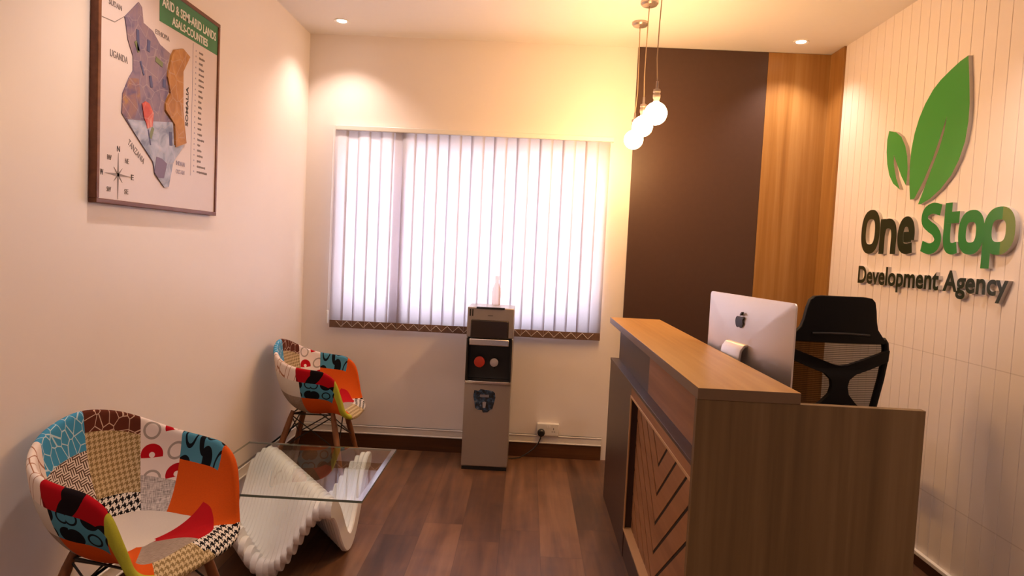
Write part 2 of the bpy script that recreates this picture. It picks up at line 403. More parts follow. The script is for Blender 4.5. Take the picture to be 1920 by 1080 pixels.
for y in (2.35, .55, -.9):
    for x in (-1.0, 1.45):
        downlight(x, y, 'lit recessed downlight in the ceiling row %s, %s' % ('over the chairs' if x < 0 else 'beside the sign wall', {2.35: 'second from the window', .55: 'third from the window', -.9: 'at the entrance end'}[y]), DOWN_W)

# ------------------------------------------------------------------ pendant bulbs over the desk
M['bulb'] = emit('glowing_globe', BULB, BULB_E)
M['cord'] = plain('twisted_cord', (.42, .30, .20), .7); M['socket'] = plain('socket_metal', (.50, .42, .38), .3, .8)
for (x, y, z, lab) in ((.597, 3.38, 2.110, 'lit globe bulb on a cord, nearest the camera and overlapping the dark panel most'), (.588, 3.714, 2.108, 'lit globe bulb on a cord, middle of the three hanging bulbs'), (.593, 4.045, 2.091, 'lit globe bulb on a cord, farthest back and closest to the window')):
    p = thing('pendant_lamp', lab, 'pendant lamp', (x, y, ZC), 0, 'globe bulb pendants over the desk')
    MB().lathe([(0, 0), (.048, 0), (.048, -.012), (.040, -.022), (.006, -.026), (0, -.026)], 28).build('ceiling_rose', M['socket'], p, world=False)
    zz = z - ZC; dx = random.uniform(-.012, .012)
    MB().tube([(0, 0, -.024), (dx * .7, .002, zz * .35), (dx, -.002, zz * .6), (0, 0, zz + .150)], .0028, 8).build('cord', M['cord'], p, world=False)
    MB().lathe([(0, zz + .158), (.006, zz + .158), (.007, zz + .122), (.017, zz + .118), (.019, zz + .106), (.016, zz + .100), (.019, zz + .090), (.018, zz + .076), (.0145, zz + .070), (.0145, zz + .058), (0, zz + .058)], 20).build('bulb_socket', M['socket'], p, world=False)
    pr = [(0, zz + .060)] + [(.0140, zz + .060)] + [(.056 * sin(a), zz + .056 * cos(a)) for a in [R(v) for v in (16, 24, 34, 46, 60, 75, 90, 105, 120, 135, 150, 165)]] + [(0, zz - .056)]
    MB().lathe(pr, 28).build('globe_bulb', M['bulb'], p, world=False)

# ------------------------------------------------------------------ lettering
def glyph_mesh(ch, thick=.0):
    cu = bpy.data.curves.new('g', 'FONT'); cu.body = ch; cu.size = 1.0; cu.offset = thick; cu.extrude = .5; cu.resolution_u = 5
    o = bpy.data.objects.new('g', cu); C.objects.link(o); bpy.context.view_layer.update()
    me = bpy.data.meshes.new_from_object(o.evaluated_get(bpy.context.evaluated_depsgraph_get()))
    C.objects.unlink(o); bpy.data.objects.remove(o); bpy.data.curves.remove(cu)
    xs = [v.co.x for v in me.vertices]; ys = [v.co.y for v in me.vertices]
    return me, (min(xs), max(xs), min(ys), max(ys))
def fit_text(ch, f, a0, a1, b0, b1, d0, d1, mats, name, parent, thick=.0, world=True):
    """maps the glyph's box on (a0..a1, b0..b1) and its depth on d0..d1 (front face at d1); f(a, b, d) -> point"""
    me, (x0, x1, y0, y1) = glyph_mesh(ch, thick); fr = [p.normal.z for p in me.polygons]
    for v in me.vertices:
        c = v.co; v.co = f(a0 + (c.x - x0) / (x1 - x0) * (a1 - a0), b0 + (c.y - y0) / (y1 - y0) * (b1 - b0), d0 + (c.z + .5) * (d1 - d0))
    bm = bmesh.new(); bm.from_mesh(me); bm.faces.ensure_lookup_table()
    for k, nz in enumerate(fr): bm.faces[k].material_index = 0 if abs(nz) > .7 else 1
    m = MB(); m.bm.free(); m.bm = bm; o = m.build(name, mats, parent, world=world); bpy.data.meshes.remove(me); return o
def word_boxes(word, thick):
    out = []
    for k in range(len(word)):
        _, full = glyph_mesh(word[:k + 1], thick); _, one = glyph_mesh(word[k], thick)
        out.append((full[1] - (one[1] - one[0]), full[1], one[2], one[3]))
    return out

# ------------------------------------------------------------------ the wall sign
BIG = [(3.0547, 2.3547), (3.108, 2.3449), (3.1707, 2.3244), (3.2467, 2.295), (3.3018, 2.2619), (3.3563, 2.2085), (3.3988, 2.1467), (3.4283, 2.0769), (3.4445, 2.0036), (3.4471, 1.9276), (3.4392, 1.8349), (3.4215, 1.7492), (3.3843, 1.7501), (3.3162, 1.8335), (3.256, 1.9319), (3.2146, 2.0187), (3.1735, 2.1132), (3.184, 2.0487), (3.2136, 1.9688), (3.2612, 1.8821), (3.3099, 1.7886), (3.3475, 1.7211), (3.3255, 1.7196), (3.2536, 1.74), (3.176, 1.78), (3.1046, 1.8355), (3.0589, 1.8982), (3.0271, 1.9741), (3.0156, 2.0586), (3.018, 2.1386), (3.0345, 2.2484)]
SMALL = [(3.6712, 2.1335), (3.6844, 2.0886), (3.6807, 2.0228), (3.6645, 1.9554), (3.6357, 1.8952), (3.591, 1.8462), (3.5201, 1.8077), (3.5654, 1.8714), (3.5985, 1.947), (3.6058, 1.9959), (3.5601, 1.9341), (3.5155, 1.8739), (3.4692, 1.8248), (3.4636, 1.8527), (3.4646, 1.9067), (3.4764, 1.9699), (3.5028, 2.0278), (3.5458, 2.0816), (3.6012, 2.1148)]
LET = [('O', 3.887, 3.686, 1.4756, 1.72), ('n', 3.6837, 3.5164, 1.4845, 1.6712), ('e', 3.5072, 3.355, 1.4795, 1.6721), ('S', 3.3092, 3.1393, 1.4755, 1.7185), ('t', 3.1315, 3.0185, 1.477, 1.7108), ('o', 3.02, 2.851, 1.4777, 1.6693), ('p', 2.8568, 2.6713, 1.4195, 1.6721)]
M['green'] = plain('leaf_green_acrylic', (.065, .33, .065), .25, var=.03, scale=3)
M['green2'] = plain('sign_green_acrylic', (.030, .225, .045), .25, var=.03, scale=3)
M['darkgreen'] = plain('dark_green_acrylic', (.014, .024, .010), .28)
M['signside'] = plain('sign_white_return', (.62, .58, .54), .4)
t = NT('two_green_acrylic'); yv = t.sep(t.obj())[1]; M['pgreen'] = t.done(t.mix(t.math('LESS_THAN', yv, 2.766 - 3.3), (.030, .225, .045), (.145, .24, .04)), .25)
SX0, SX1 = XR + .002, 1.908
sg = thing('wall_sign', 'raised green leaf logo and lettering reading One Stop Development Agency on the right wall', 'sign', (XR, 3.3, 1.28))
wf_ = lambda a, c, d: Vector((d, a, c))
sf_ = lambda a, c, d: Vector((d, a * 1.0063, 1.4 + (c - 1.4) * 1.0063))
for pl_, lab in ((BIG, 'large green leaf'), (SMALL, 'small green leaf')):
    m = MB(); m.prism(pl_, sf_, SX0, SX1, side=1); m.build('leaf', [M['green'], M['signside']], sg, label=lab)
def spline(P, n=7):
    P = [Vector((p[0], p[1], 0)) for p in P]; out = []
    for k in range(len(P) - 1):
        a, b_, c, d = P[max(0, k - 1)], P[k], P[k + 1], P[min(len(P) - 1, k + 2)]
        for q in range(n):
            f_ = q / n; out.append(.5 * ((2 * b_) + (c - a) * f_ + (2 * a - 5 * b_ + 4 * c - d) * f_ ** 2 + (3 * b_ - a - 3 * c + d) * f_ ** 3))
    return out + [P[-1]]
def superell(cx, cz, rx_, rz_, n=40, e=2.5):
    return [Vector((cx + rx_ * math.copysign(abs(cos(2 * pi * k / n)) ** (2 / e), cos(2 * pi * k / n)), cz + rz_ * math.copysign(abs(sin(2 * pi * k / n)) ** (2 / e), sin(2 * pi * k / n)), 0)) for k in range(n)]
LW = .052
STROKES = {'O': [(superell(.1, .122, .074, .096), True)],
  'n': [(spline([(.026, 0), (.026, .187)], 2), False), (spline([(.028, .105), (.045, .150), (.086, .161), (.125, .146), (.141, .105), (.141, .05), (.141, 0)]), False)],
  'e': [(spline([(.040, .086), (.085, .086), (.126, .086)], 3), False), (spline([(.126, .070), (.126, .112), (.110, .150), (.076, .164), (.042, .148), (.026, .095), (.040, .042), (.082, .026), (.138, .033)]), False)],
  'S': [(spline([(.152, .205), (.088, .217), (.036, .200), (.030, .160), (.070, .132), (.115, .110), (.143, .075), (.128, .040), (.080, .026), (.018, .040)]), False)],
  't': [(spline([(.030, .234), (.030, .16), (.030, .08), (.042, .038), (.072, .026), (.108, .032)]), False), (spline([(.022, .166), (.113, .166)], 2), False)],
  'o': [(superell(.0845, .096, .0585, .070), True)],
  'p': [(spline([(.026, -.0575), (.026, .10)], 2), False), (superell(.0928, .0975, .0667, .0715), True)]}
def stroke_letter(ch_, y0, mat_, parent):
    m = MB()
    for si, (pts, closed) in enumerate(STROKES[ch_]):
        k = len(pts); L_, R_ = [], []
        for q in range(k):
            a = pts[(q - 1) % k] if closed else pts[max(0, q - 1)]; b_ = pts[(q + 1) % k] if closed else pts[min(k - 1, q + 1)]
            t_ = (b_ - a).normalized(); nn = Vector((-t_.y, t_.x, 0)) * (LW / 2); L_.append(pts[q] + nn); R_.append(pts[q] - nn)
        f3 = lambda p, d: sf_(y0 - p.x, 1.4765 + p.y, d)
        fl_, fr_, bl_, br_ = [[m.bm.verts.new(f3(p, d)) for p in X_] for X_, d in ((L_, SX1 - .0008 * si), (R_, SX1 - .0008 * si), (L_, SX0 + .0008 * si), (R_, SX0 + .0008 * si))]
        for q in range(k if closed else k - 1):
            w_ = (q + 1) % k; m.mi = 0; m._f([fl_[q], fl_[w_], fr_[w_], fr_[q]]); m.mi = 1
            m._f([fl_[q], fl_[w_], bl_[w_], bl_[q]]); m._f([fr_[q], fr_[w_], br_[w_], br_[q]]); m._f([bl_[q], bl_[w_], br_[w_], br_[q]])
        if not closed:
            for q in (0, -1): m._f([fl_[q], fr_[q], br_[q], bl_[q]])
    m.build('letter', [mat_, M['signside']], parent)
for ch_, a0, a1, z0, z1 in LET:
    mm = M['darkgreen'] if ch_ in 'One' and a0 > 3.35 else (M['pgreen'] if ch_ == 'p' else M['green2'])
    stroke_letter(ch_, a0, mm, sg)
for word, a0, a1, zb, cap in (('Development', 3.888, 3.131, 1.3103, .0975), ('Agency', 3.099, 2.683, 1.3103, .0945)):
    bx = word_boxes(word, .026); xa, xb = bx[0][0], bx[-1][1]; _, hh = glyph_mesh(word[0], .026); sc = cap / (hh[3] - hh[2]); base = hh[2]
    for k, chh in enumerate(word):
        l, r, d, u = bx[k]; fa = lambda v: a0 + (v - xa) / (xb - xa) * (a1 - a0)
        fit_text(chh, sf_, fa(l), fa(r), zb + (d - base) * sc, zb + (u - base) * sc, SX0, SX1, [M['darkgreen'], M['signside']], 'letter', sg, .026)

# ------------------------------------------------------------------ framed relief map on the left wall
PX = XL + .024
mp = thing('framed_map', 'framed relief map poster with green header hanging on the left wall', 'picture', (XL, 2.73, 1.495))
f = MB(); Y0, Y1, Z0, Z1 = 2.283, 3.172, 1.495, 2.388; fw_ = .017
M['frame'] = wood('brown_picture_frame', (.12, .035, .014), (.17, .055, .022), (.22, .08, .035), 'Y', .4)
f.box(XL, XL + .029, Y0, Y1, Z0, Z0 + fw_); f.box(XL, XL + .029, Y0, Y1, Z1 - fw_, Z1); f.box(XL, XL + .029, Y0, Y0 + fw_, Z0 + fw_, Z1 - fw_); f.box(XL, XL + .029, Y1 - fw_, Y1, Z0 + fw_, Z1 - fw_)
f.build('frame', M['frame'], mp, bevel=.002)
M['paper'] = plain('poster_paper', (.72, .63, .625), .35, var=.01); M['header'] = plain('header_green', (.022, .20, .075), .35)
mbox(XL + .002, PX, Y0 + fw_, Y1 - fw_, Z0 + fw_, Z1 - fw_).build('poster', M['paper'], mp)
def mapmat(name, a, b, c):
    t = NT(name); o = t.obj(); f1 = t.noise(o, 14.0, 7.0, .9); d = t.voro(o, 15.0, 'DISTANCE_TO_EDGE')['Distance']
    col = t.ramp(f1, [(.34, a), (.5, b), (.66, c)]); return t.done(t.mix(t.math('MULTIPLY', t.math('LESS_THAN', d, .022), .22), col, (.55, .46, .44)), .5)
M['mauve'] = mapmat('map_mauve', (.13, .095, .19), (.22, .155, .23), (.27, .18, .22))
M['mapblue'] = mapmat('map_blue', (.17, .21, .34), (.36, .40, .55), (.50, .52, .66)); M['mapwest'] = mapmat('map_west', (.10, .07, .18), (.24, .12, .14), (.40, .20, .05))
M['mapred'] = mapmat('map_red', (.50, .05, .04), (.58, .08, .06), (.7, .35, .3)); M['maporange'] = mapmat('map_orange', (.34, .13, .025), (.42, .17, .035), (.50, .23, .06))
M['mapmauve'] = plain('map_violet', (.18, .13, .24), .5); M['ink'] = plain('dark_ink', (.05, .04, .045), .5); M['inkgrey'] = plain('grey_ink', (.24, .20, .20), .5); M['inkblue'] = plain('pale_blue_ink', (.42, .38, .50), .5)
M['bluepatch'] = plain('map_dark_blue', (.07, .08, .20), .5); M['greenpatch'] = plain('map_olive', (.16, .19, .09), .5)
KEN = [(2.5175, 2.2553), (2.5394, 2.2442), (2.5506, 2.1905), (2.6142, 2.1802), (2.6669, 2.1448), (2.7446, 2.1309), (2.7227, 2.0833), (2.7167, 2.0321), (2.7419, 1.9885), (2.7052, 1.9219), (2.7065, 1.885), (2.7709, 1.8599), (2.7825, 1.7682), (2.8664, 1.7813), (2.8252, 1.7401), (2.8009, 1.7193), (2.7773, 1.6904), (2.7485, 1.5932), (2.7171, 1.586), (2.6469, 1.6327), (2.6306, 1.6796), (2.5023, 1.7706), (2.4237, 1.8275), (2.428, 1.899), (2.4643, 1.9637), (2.4893, 1.9966), (2.4878, 2.0491), (2.4542, 2.099), (2.44, 2.1537), (2.4333, 2.1734)]
ORG = [(2.8331, 2.1779), (2.8909, 2.16), (2.8369, 2.0844), (2.8436, 1.9172), (2.8747, 1.7914), (2.791, 1.7609), (2.7793, 1.853), (2.706, 1.8973), (2.7052, 1.9219), (2.7426, 1.9719), (2.7167, 2.0321), (2.7449, 2.1226), (2.7678, 2.1543)]
LOW = [(2.4556, 1.8114), (2.60, 1.832), (2.7709, 1.8599), (2.7825, 1.7682), (2.8664, 1.7813), (2.8252, 1.7401), (2.8009, 1.7193), (2.7773, 1.6904), (2.7485, 1.5932), (2.7171, 1.586), (2.6469, 1.6327), (2.6306, 1.6796), (2.5023, 1.7706)]
RED = [(2.5461, 1.8875), (2.57, 1.902), (2.5946, 1.898), (2.6244, 1.8683), (2.622, 1.84), (2.6189, 1.815), (2.5835, 1.8006), (2.575, 1.82), (2.5614, 1.8359)]
MAU = [(2.652, 1.7028), (2.69, 1.70), (2.7293, 1.6842), (2.708, 1.6229), (2.665, 1.62), (2.6393, 1.64)]
WES = [(2.4237, 1.8275), (2.428, 1.899), (2.4643, 1.9637), (2.5231, 1.9749), (2.5388, 1.9014), (2.5008, 1.824), (2.4556, 1.8114)]
def flat(name, polys, mat, h, base=0.0, label=None):
    m = MB()
    for q in polys: m.prism(q, wf_, PX + base, PX + h)
    return m.build(name, mat, mp, label=label)
flat('header', [[(2.660, Z1 - fw_), (2.6637, 2.2363), (3.152, 2.2415), (3.152, Z1 - fw_)]], M['header'], .0012, label='green header with white lettering')
flat('country_map', [KEN], M['mauve'], .0030); flat('lower_region', [LOW], M['mapblue'], .0042, .003); flat('western_region', [WES], M['mapwest'], .0040, .003)
flat('central_region', [RED], M['mapred'], .0060, .003); flat('coastal_region', [MAU], M['mapmauve'], .0055, .003)
flat('raised_region', [ORG], M['maporange'], .009, label='raised orange map piece')
def rq(y, z, w_, h_, a=0.0): return [(y + cos(a) * u - sin(a) * v, z + sin(a) * u + cos(a) * v) for u, v in ((-w_, -h_), (w_, -h_), (w_, h_), (-w_, h_))]
for q in [rq(2.515, 2.115, .008, .038, .08), rq(2.585, 2.115, .009, .022, -.1), rq(2.545, 2.02, .005, .026, .5), rq(2.605, 1.985, .008, .022, .3), rq(2.70, 2.0, .009, .016), rq(2.775 - .02, 1.79, .012, .028, .1), rq(2.60, 1.86 - .09, .005, .03, .3)]: flat('lake_patch', [q], M['bluepatch'], .0046, .003)
for q in [rq(2.51, 2.09, .008, .02, .6), rq(2.66, 2.075, .026, .010, -.2), rq(2.615, 1.80 - .01, .009, .024, -.4)]: flat('forest_patch', [q], M['greenpatch'], .0046, .003)
inkT = lambda txt, a0, a1, b0, b1, mat, th=.0, fn=None: fit_text(txt, fn or wf_, a0, a1, b0, b1, PX, PX + .0014, [mat, mat], 'map_lettering', mp, th)
inkT('SUDAN', 2.345, 2.418, 2.187, 2.206, M['inkgrey']); inkT('UGANDA', 2.355, 2.458, 2.012, 2.036, M['inkgrey']); inkT('ETHIOPIA', 2.636, 2.737, 2.178, 2.196, M['inkgrey'])
vert = lambda a, c, d: Vector((d, 2.888 - c, 1.866 + a)); inkT('SOMALIA', 0, .168, -.010, .010, M['ink'], .02, vert)
ta = math.atan2(-.0626, .1029); diag = lambda a, c, d: Vector((d, 2.4706 + a * cos(ta) - c * sin(ta), 1.7346 + a * sin(ta) + c * cos(ta))); inkT('TANZANIA', 0, .1205, -.012, .010, M['inkgrey'], 0, diag)
inkT('INDIAN', 2.808, 2.878, 1.690, 1.708, M['inkblue']); inkT('OCEAN', 2.808, 2.876, 1.655, 1.673, M['inkblue'])
hd = lambda txt, a0, a1, b0, b1: fit_text(txt, wf_, a0, a1, b0, b1, PX + .001, PX + .0024, [M['white'], M['white']], 'header_lettering', mp, .02)
hd('ARID & SEMI-ARID LANDS', 2.678, 3.134, 2.300, 2.338); hd('ASALS-COUNTIES', 2.753, 3.056, 2.250, 2.284)
ln = MB()
ln.prism([(2.2987, 2.1318), (2.3793, 2.138), (2.4333, 2.1744), (2.4333, 2.1724), (2.3793, 2.135), (2.2987, 2.1298)], wf_, PX, PX + .001)
ln.build('border_line', M['inkgrey'], mp); ln = MB(); ln.prism(rq(2.93, 1.945, .0009, .285), wf_, PX, PX + .001); ln.build('column_line', M['inkblue'], mp); ln = MB()
cy, cz = 2.4108, 1.6036
for k in range(8):
    a = k * pi / 4; L_ = (.078, .036)[k % 2]; wdt = (.007, .005)[k % 2]
    if k == 6: L_ = .088
    tip = (cy + L_ * cos(a), cz + L_ * sin(a)); s1 = (cy + wdt * cos(a + pi / 4), cz + wdt * sin(a + pi / 4)); s2 = (cy + wdt * cos(a - pi / 4), cz + wdt * sin(a - pi / 4))
    ln.prism([(cy, cz), s2, tip, s1], wf_, PX, PX + .0012)
ln.build('compass_rose', M['inkgrey'], mp)
for chh, ay, az in (('N', 0, .093), ('E', .088, 0), ('W', -.094, 0), ('NE', .052, .056), ('NW', -.052, .056), ('SE', .052, -.056), ('SW', -.052, -.056)):
    s = .010 if len(chh) == 1 else .009; inkT(chh, cy + ay - s * (.8 if len(chh) == 1 else 1.3), cy + ay + s * (.8 if len(chh) == 1 else 1.3), cz + az - s, cz + az + s, M['ink'] if len(chh) == 1 else M['inkgrey'])
rr = random.Random(3)
for k in range(23):
    li = MB(); z = 2.205 - k * .0238; L_ = rr.uniform(.022, .058) if k < 21 else (.072, .092)[k - 21]
    u = 2.985
    while u < 2.985 + L_:
        wq = rr.uniform(.003, .0065); li.prism(rq(u + wq / 2, z + rr.uniform(-.0006, .0006), wq / 2, rr.uniform(.0032, .0052)), wf_, PX, PX + .001); u += wq + .0018
    li.build('list_line', M['inkgrey'], mp); li = MB(); li.prism(rq(2.957, z, .003, .003), wf_, PX, PX + .001); li.build('list_number', M['inkblue'], mp)

# ------------------------------------------------------------------ reception desk
dk = thing('reception_desk', 'reception desk with oak raised counter, dark brown front and chevron slatted panel', 'desk', (.80, 2.83, 0))
FX, UX, NY, FY = .506, .547, 1.850, 3.84
m = MB(); m.prism([(.489, NY - .002), (.772, NY - .002), (.772, FY), (.489, FY)], lambda a, c, d: Vector((a, c, d)), 1.013, 1.045, side=1); m.build('counter_top', [M['oakY'], M['edgeband']], dk, bevel=.001)
mbox(.489, 1.116, NY, NY + .025, 0, 1.013).build('end_panel', M['oakgrey'], dk, bevel=.001)
mbox(.566, 1.10, FY - .040, FY - .015, 0, .722).build('end_panel', M['darklam'], dk, bevel=.001)
mbox(UX, UX + .018, 2.88, FY - .04, .813, 1.013).build('upper_panel', M['darklam'], dk, label='dark brown upper front panel')
mbox(UX, UX + .018, NY + .025, 2.88, .813, 1.013).build('upper_panel', M['oakred'], dk, label='oak upper front panel')
b = MB(); b.box(FX, .565, 3.062, FY, 0, .799); b.box(FX + .004, .565, NY + .025, 3.062, 0, .131)
b.build('lower_panel', M['darklam'], dk, bevel=.001, label='dark brown lower front panel')
mbox(FX - .002, .566, NY + .025, FY, .799, .813).build('ledge', M['darklam'], dk, bevel=.001)
mbox(FX, .565, NY + .025, 3.062, .762, .799).build('top_rail', M['oakred'], dk)
b = MB(); b.box(FX - .003, .54, NY + .025, 3.062, .752, .762); b.box(FX - .003, FX + .004, 3.050, 3.062, .141, .752); b.box(FX - .003, .54, NY + .025, 3.062, .131, .141)
b.build('opening_trim', M['edge'], dk, bevel=.001, label='pale oak edge around the recess')
def clip(poly, a, c, s):           # keep points with a*y + c*z <= s
    out = []
    for (p, q) in zip(poly, poly[1:] + poly[:1]):
        dp, dq = a * p[0] + c * p[1] - s, a * q[0] + c * q[1] - s
        if dp <= 0: out.append(p)
        if dp * dq < 0: k = dp / (dp - dq); out.append((p[0] + (q[0] - p[0]) * k, p[1] + (q[1] - p[1]) * k))
    return out
cp = MB(); cp.mi = 1; cp.box(.5405, .566, NY + .025, 3.05, .141, .752); cp.mi = 0
CY, PT, GAP, SL = 2.54, .1145, .017, .765
for side in (0, 1):
    rect = [(NY + .025, .141), (CY, .141), (CY, .752), (NY + .025, .752)] if side == 0 else [(CY, .141), (3.05, .141), (3.05, .752), (CY, .752)]
    sl = -SL if side == 0 else SL
    for k in range(-10, 8):
        z0 = .490 + k * PT + GAP / 2; z1 = z0 + PT - GAP
        q = clip(rect, -sl, 1, z1 - sl * CY); q = clip(q, sl, -1, -(z0 - sl * CY)) if len(q) > 2 else q
        if len(q) > 2: cp.prism(q, lambda a, c, d: Vector((d, a, c)), .5385, .5425)
cp.build('chevron_panel', [M['oakred'], M['gap']], dk, angle=30)
mbox(.566, 1.10, NY + .025, FY - .04, .722, .750).build('work_surface', M['oakgrey'], dk, bevel=.001)

# ------------------------------------------------------------------ desktop computer
M['alu'] = plain('brushed_aluminium', (.68, .64, .62), .48, .85, var=.01); M['logo'] = plain('dark_logo', (.03, .028, .03), .22); M['screen'] = plain('dark_screen', (.008, .008, .009), .15)
pA, pB = Vector((.797, 2.934)), Vector((.916, 2.262)); ctr = (pA + pB) / 2; ux = (pB - pA).normalized()
cm = thing('desktop_computer', 'silver all-in-one computer standing on the desk, back towards the visitor', 'computer', (ctr.x, ctr.y, .750), math.atan2(ux.y, ux.x))
# local frame: x along the panel towards the camera end, y towards the seat, z up; back is -y
W2, HT, HB = .325, .516, .088
def rrect(w2, z0, z1, r, n=6, m_=9):
    pts = []
    for cx, cz, a0 in ((w2 - r, z1 - r, 0), (-w2 + r, z1 - r, 90), (-w2 + r, z0 + r, 180), (w2 - r, z0 + r, 270)):
        for k in range(n + 1): a = R(a0 + 90 * k / n); pts.append((cx + r * cos(a), cz + r * sin(a)))
    full = []
    for k, (p, q) in enumerate(zip(pts, pts[1:] + pts[:1])):      # straight runs get intermediate points
        full.append(p)
        if (k + 1) % (n + 1) == 0: full += [(p[0] + (q[0] - p[0]) * v / m_, p[1] + (q[1] - p[1]) * v / m_) for v in range(1, m_)]
    return full
out = rrect(W2, HB, HT, .016); m = MB(); rows = []
zc_ = (HB + HT) / 2
for s, d in ((1.0, 0.006), (1.0, 0.0), (.985, -.0015), (.95, -.0045), (.90, -.0085), (.83, -.0135), (.74, -.0185), (.63, -.023), (.5, -.0265), (.35, -.029), (.15, -.0305)):
    rr_ = []
    for x, z in out:
        a_ = math.atan2((z - zc_) / .214, x / W2); e_ = min(1.0, (1 - s) * 1.6)
        rr_.append(Vector((s * ((1 - e_) * x + e_ * W2 * cos(a_)), d, zc_ + s * ((1 - e_) * (z - zc_) + e_ * .214 * sin(a_)))))
    rows.append(rr_)
V = m.grid(rows, closed=True); m._f(V[-1]); m._f(V[0][::-1])
m.build('body', M['alu'], cm, world=False)
mbox(-.315, .315, .0062, .0075, HB + .06, HT - .01).build('screen', M['screen'], cm, world=False)
# stand: bent plate from the hinge down to the foot
st = MB(); prof = [(-.026, .334), (-.042, .331), (-.055, .314), (-.061, .27), (-.061, .08), (-.054, .012), (-.04, .006), (.10, .006)]
rows = []
for yv, zv in prof: rows.append([Vector((xv, yv, zv)) for xv in (-.075, -.025, .025, .075)])
st.grid(rows); so = st.build('stand', M['alu'], cm, world=False, normals=False, angle=60); md = so.modifiers.new('t', 'SOLIDIFY'); md.thickness = .010; md.offset = 0; bv = so.modifiers.new('b', 'BEVEL'); bv.width = .002; bv.segments = 2
# logo: bitten apple with leaf
def bez(p0, p1, p2, p3, n=8): return [tuple((1 - t) ** 3 * a + 3 * (1 - t) ** 2 * t * b_ + 3 * (1 - t) * t * t * c + t ** 3 * d for a, b_, c, d in zip(p0, p1, p2, p3)) for t in [k / n for k in range(n)]]
ap = bez((0, .66), (.12, .66), (.22, .76), (.40, .74)) + bez((.40, .74), (.52, .73), (.62, .66), (.66, .58)) + bez((.66, .58), (.48, .48), (.44, .22), (.70, .06)) + bez((.70, .06), (.62, -.18), (.46, -.42), (.28, -.42)) + bez((.28, -.42), (.16, -.42), (.10, -.35), (0, -.35)) + bez((0, -.35), (-.10, -.35), (-.18, -.42), (-.30, -.42)) + bez((-.30, -.42), (-.55, -.40), (-.74, .08), (-.68, .36)) + bez((-.68, .36), (-.62, .66), (-.40, .76), (-.22, .72)) + bez((-.22, .72), (-.12, .70), (-.06, .66), (0, .66))
lf = bez((.02, .80), (.02, 1.00), (.18, 1.18), (.36, 1.20)) + bez((.36, 1.20), (.37, .98), (.22, .80), (.02, .80))
lg = MB(); LS, LZ = .038, .411
for q in (ap, lf): lg.prism([(a * LS * 1.18, LZ + c * LS) for a, c in q], lambda a, c, d: Vector((a, d, c)), -.0225, -.0315)
lg.build('logo', M['logo'], cm, world=False)

# ------------------------------------------------------------------ office chair behind the desk
oc = thing('office_chair', 'black mesh-backed office chair behind the reception desk by the sign wall', 'office chair', (1.385, 3.20, 0), R(4))
# local: seat towards +y, back plane at about y = -0.2
def yb(x, z): return -.205 + .55 * x * x - .06 * max(0, z - 1.05) + .05 * (1.0 - z) ** 2
def strip(m, poly, th=.012, n=None):
    A = [m.bm.verts.new((x, yb(x, z) - th, z)) for x, z in poly]; B = [m.bm.verts.new((x, yb(x, z) + th, z)) for x, z in poly]
    k = len(poly)
    m._f(A); m._f(B[::-1])
    for i in range(k): m._f([A[i], A[(i + 1) % k], B[(i + 1) % k], B[i]])
hw = [(1.268, .098), (1.263, .130), (1.247, .147), (1.21, .157), (1.16, .165), (1.125, .175), (1.098, .198)]
m = MB(); rows = []
for z, hwv in hw + [(1.068, .225), (1.060, .215)]:
    rows.append([(hwv * (k / 6 - 1), z) for k in range(13)])
fr = []; bk = []
for r_ in rows:
    fr.append([Vector((x, yb(x, z) - .016, z)) for x, z in r_]); bk.append([Vector((x, yb(x, z) + .012, z)) for x, z in r_])
VA = m.grid(fr); VB = m.grid(bk)
for i in range(len(VA) - 1):
    m._f([VA[i][0], VA[i + 1][0], VB[i + 1][0], VB[i][0]]); m._f([VA[i][-1], VA[i + 1][-1], VB[i + 1][-1], VB[i][-1]])
for k in range(12):
    m._f([VA[0][k], VA[0][k + 1], VB[0][k + 1], VB[0][k]]); m._f([VA[-1][k], VA[-1][k + 1], VB[-1][k + 1], VB[-1][k]])
m.build('headrest', M['satin'], oc, world=False, bevel=.006, angle=50)
m = MB(); m.tube([(x, yb(x, 1.104) - .020, 1.104 - .25 * x * x) for x in [(-.13 + .26 * k / 10) for k in range(11)]], .0055, 8); m.build('headrest_ridge', M['black'], oc, world=False)
# side frame: a closed loop of flat bar
half = [(1.078, .212), (1.060, .229), (1.03, .234), (.98, .232), (.90, .220), (.80, .198), (.70, .178), (.62, .165), (.585, .14), (.575, .08), (.573, 0)]
m = MB()
for sg_ in (-1, 1): m.tube([(sg_ * x, yb(x, z), z) for z, x in half], [.016] * 6 + [.017] * 5, 10)
m.build('back_frame', M['satin'], oc, world=False)
m = MB(); rows = []
for k in range(15):
    z = 1.085 - k * .0365; hwv = .218
    for (za, xa), (zb, xb) in zip(half, half[1:]):
        if zb <= z <= za: hwv = xa + (xb - xa) * (za - z) / (za - zb + 1e-9)
    rows.append([Vector((hwv * (j / 5 - 1), yb(hwv * (j / 5 - 1), z) + .004, z)) for j in range(11)])
m.grid(rows); m.build('back_mesh', M['mesh'], oc, world=False, normals=False)
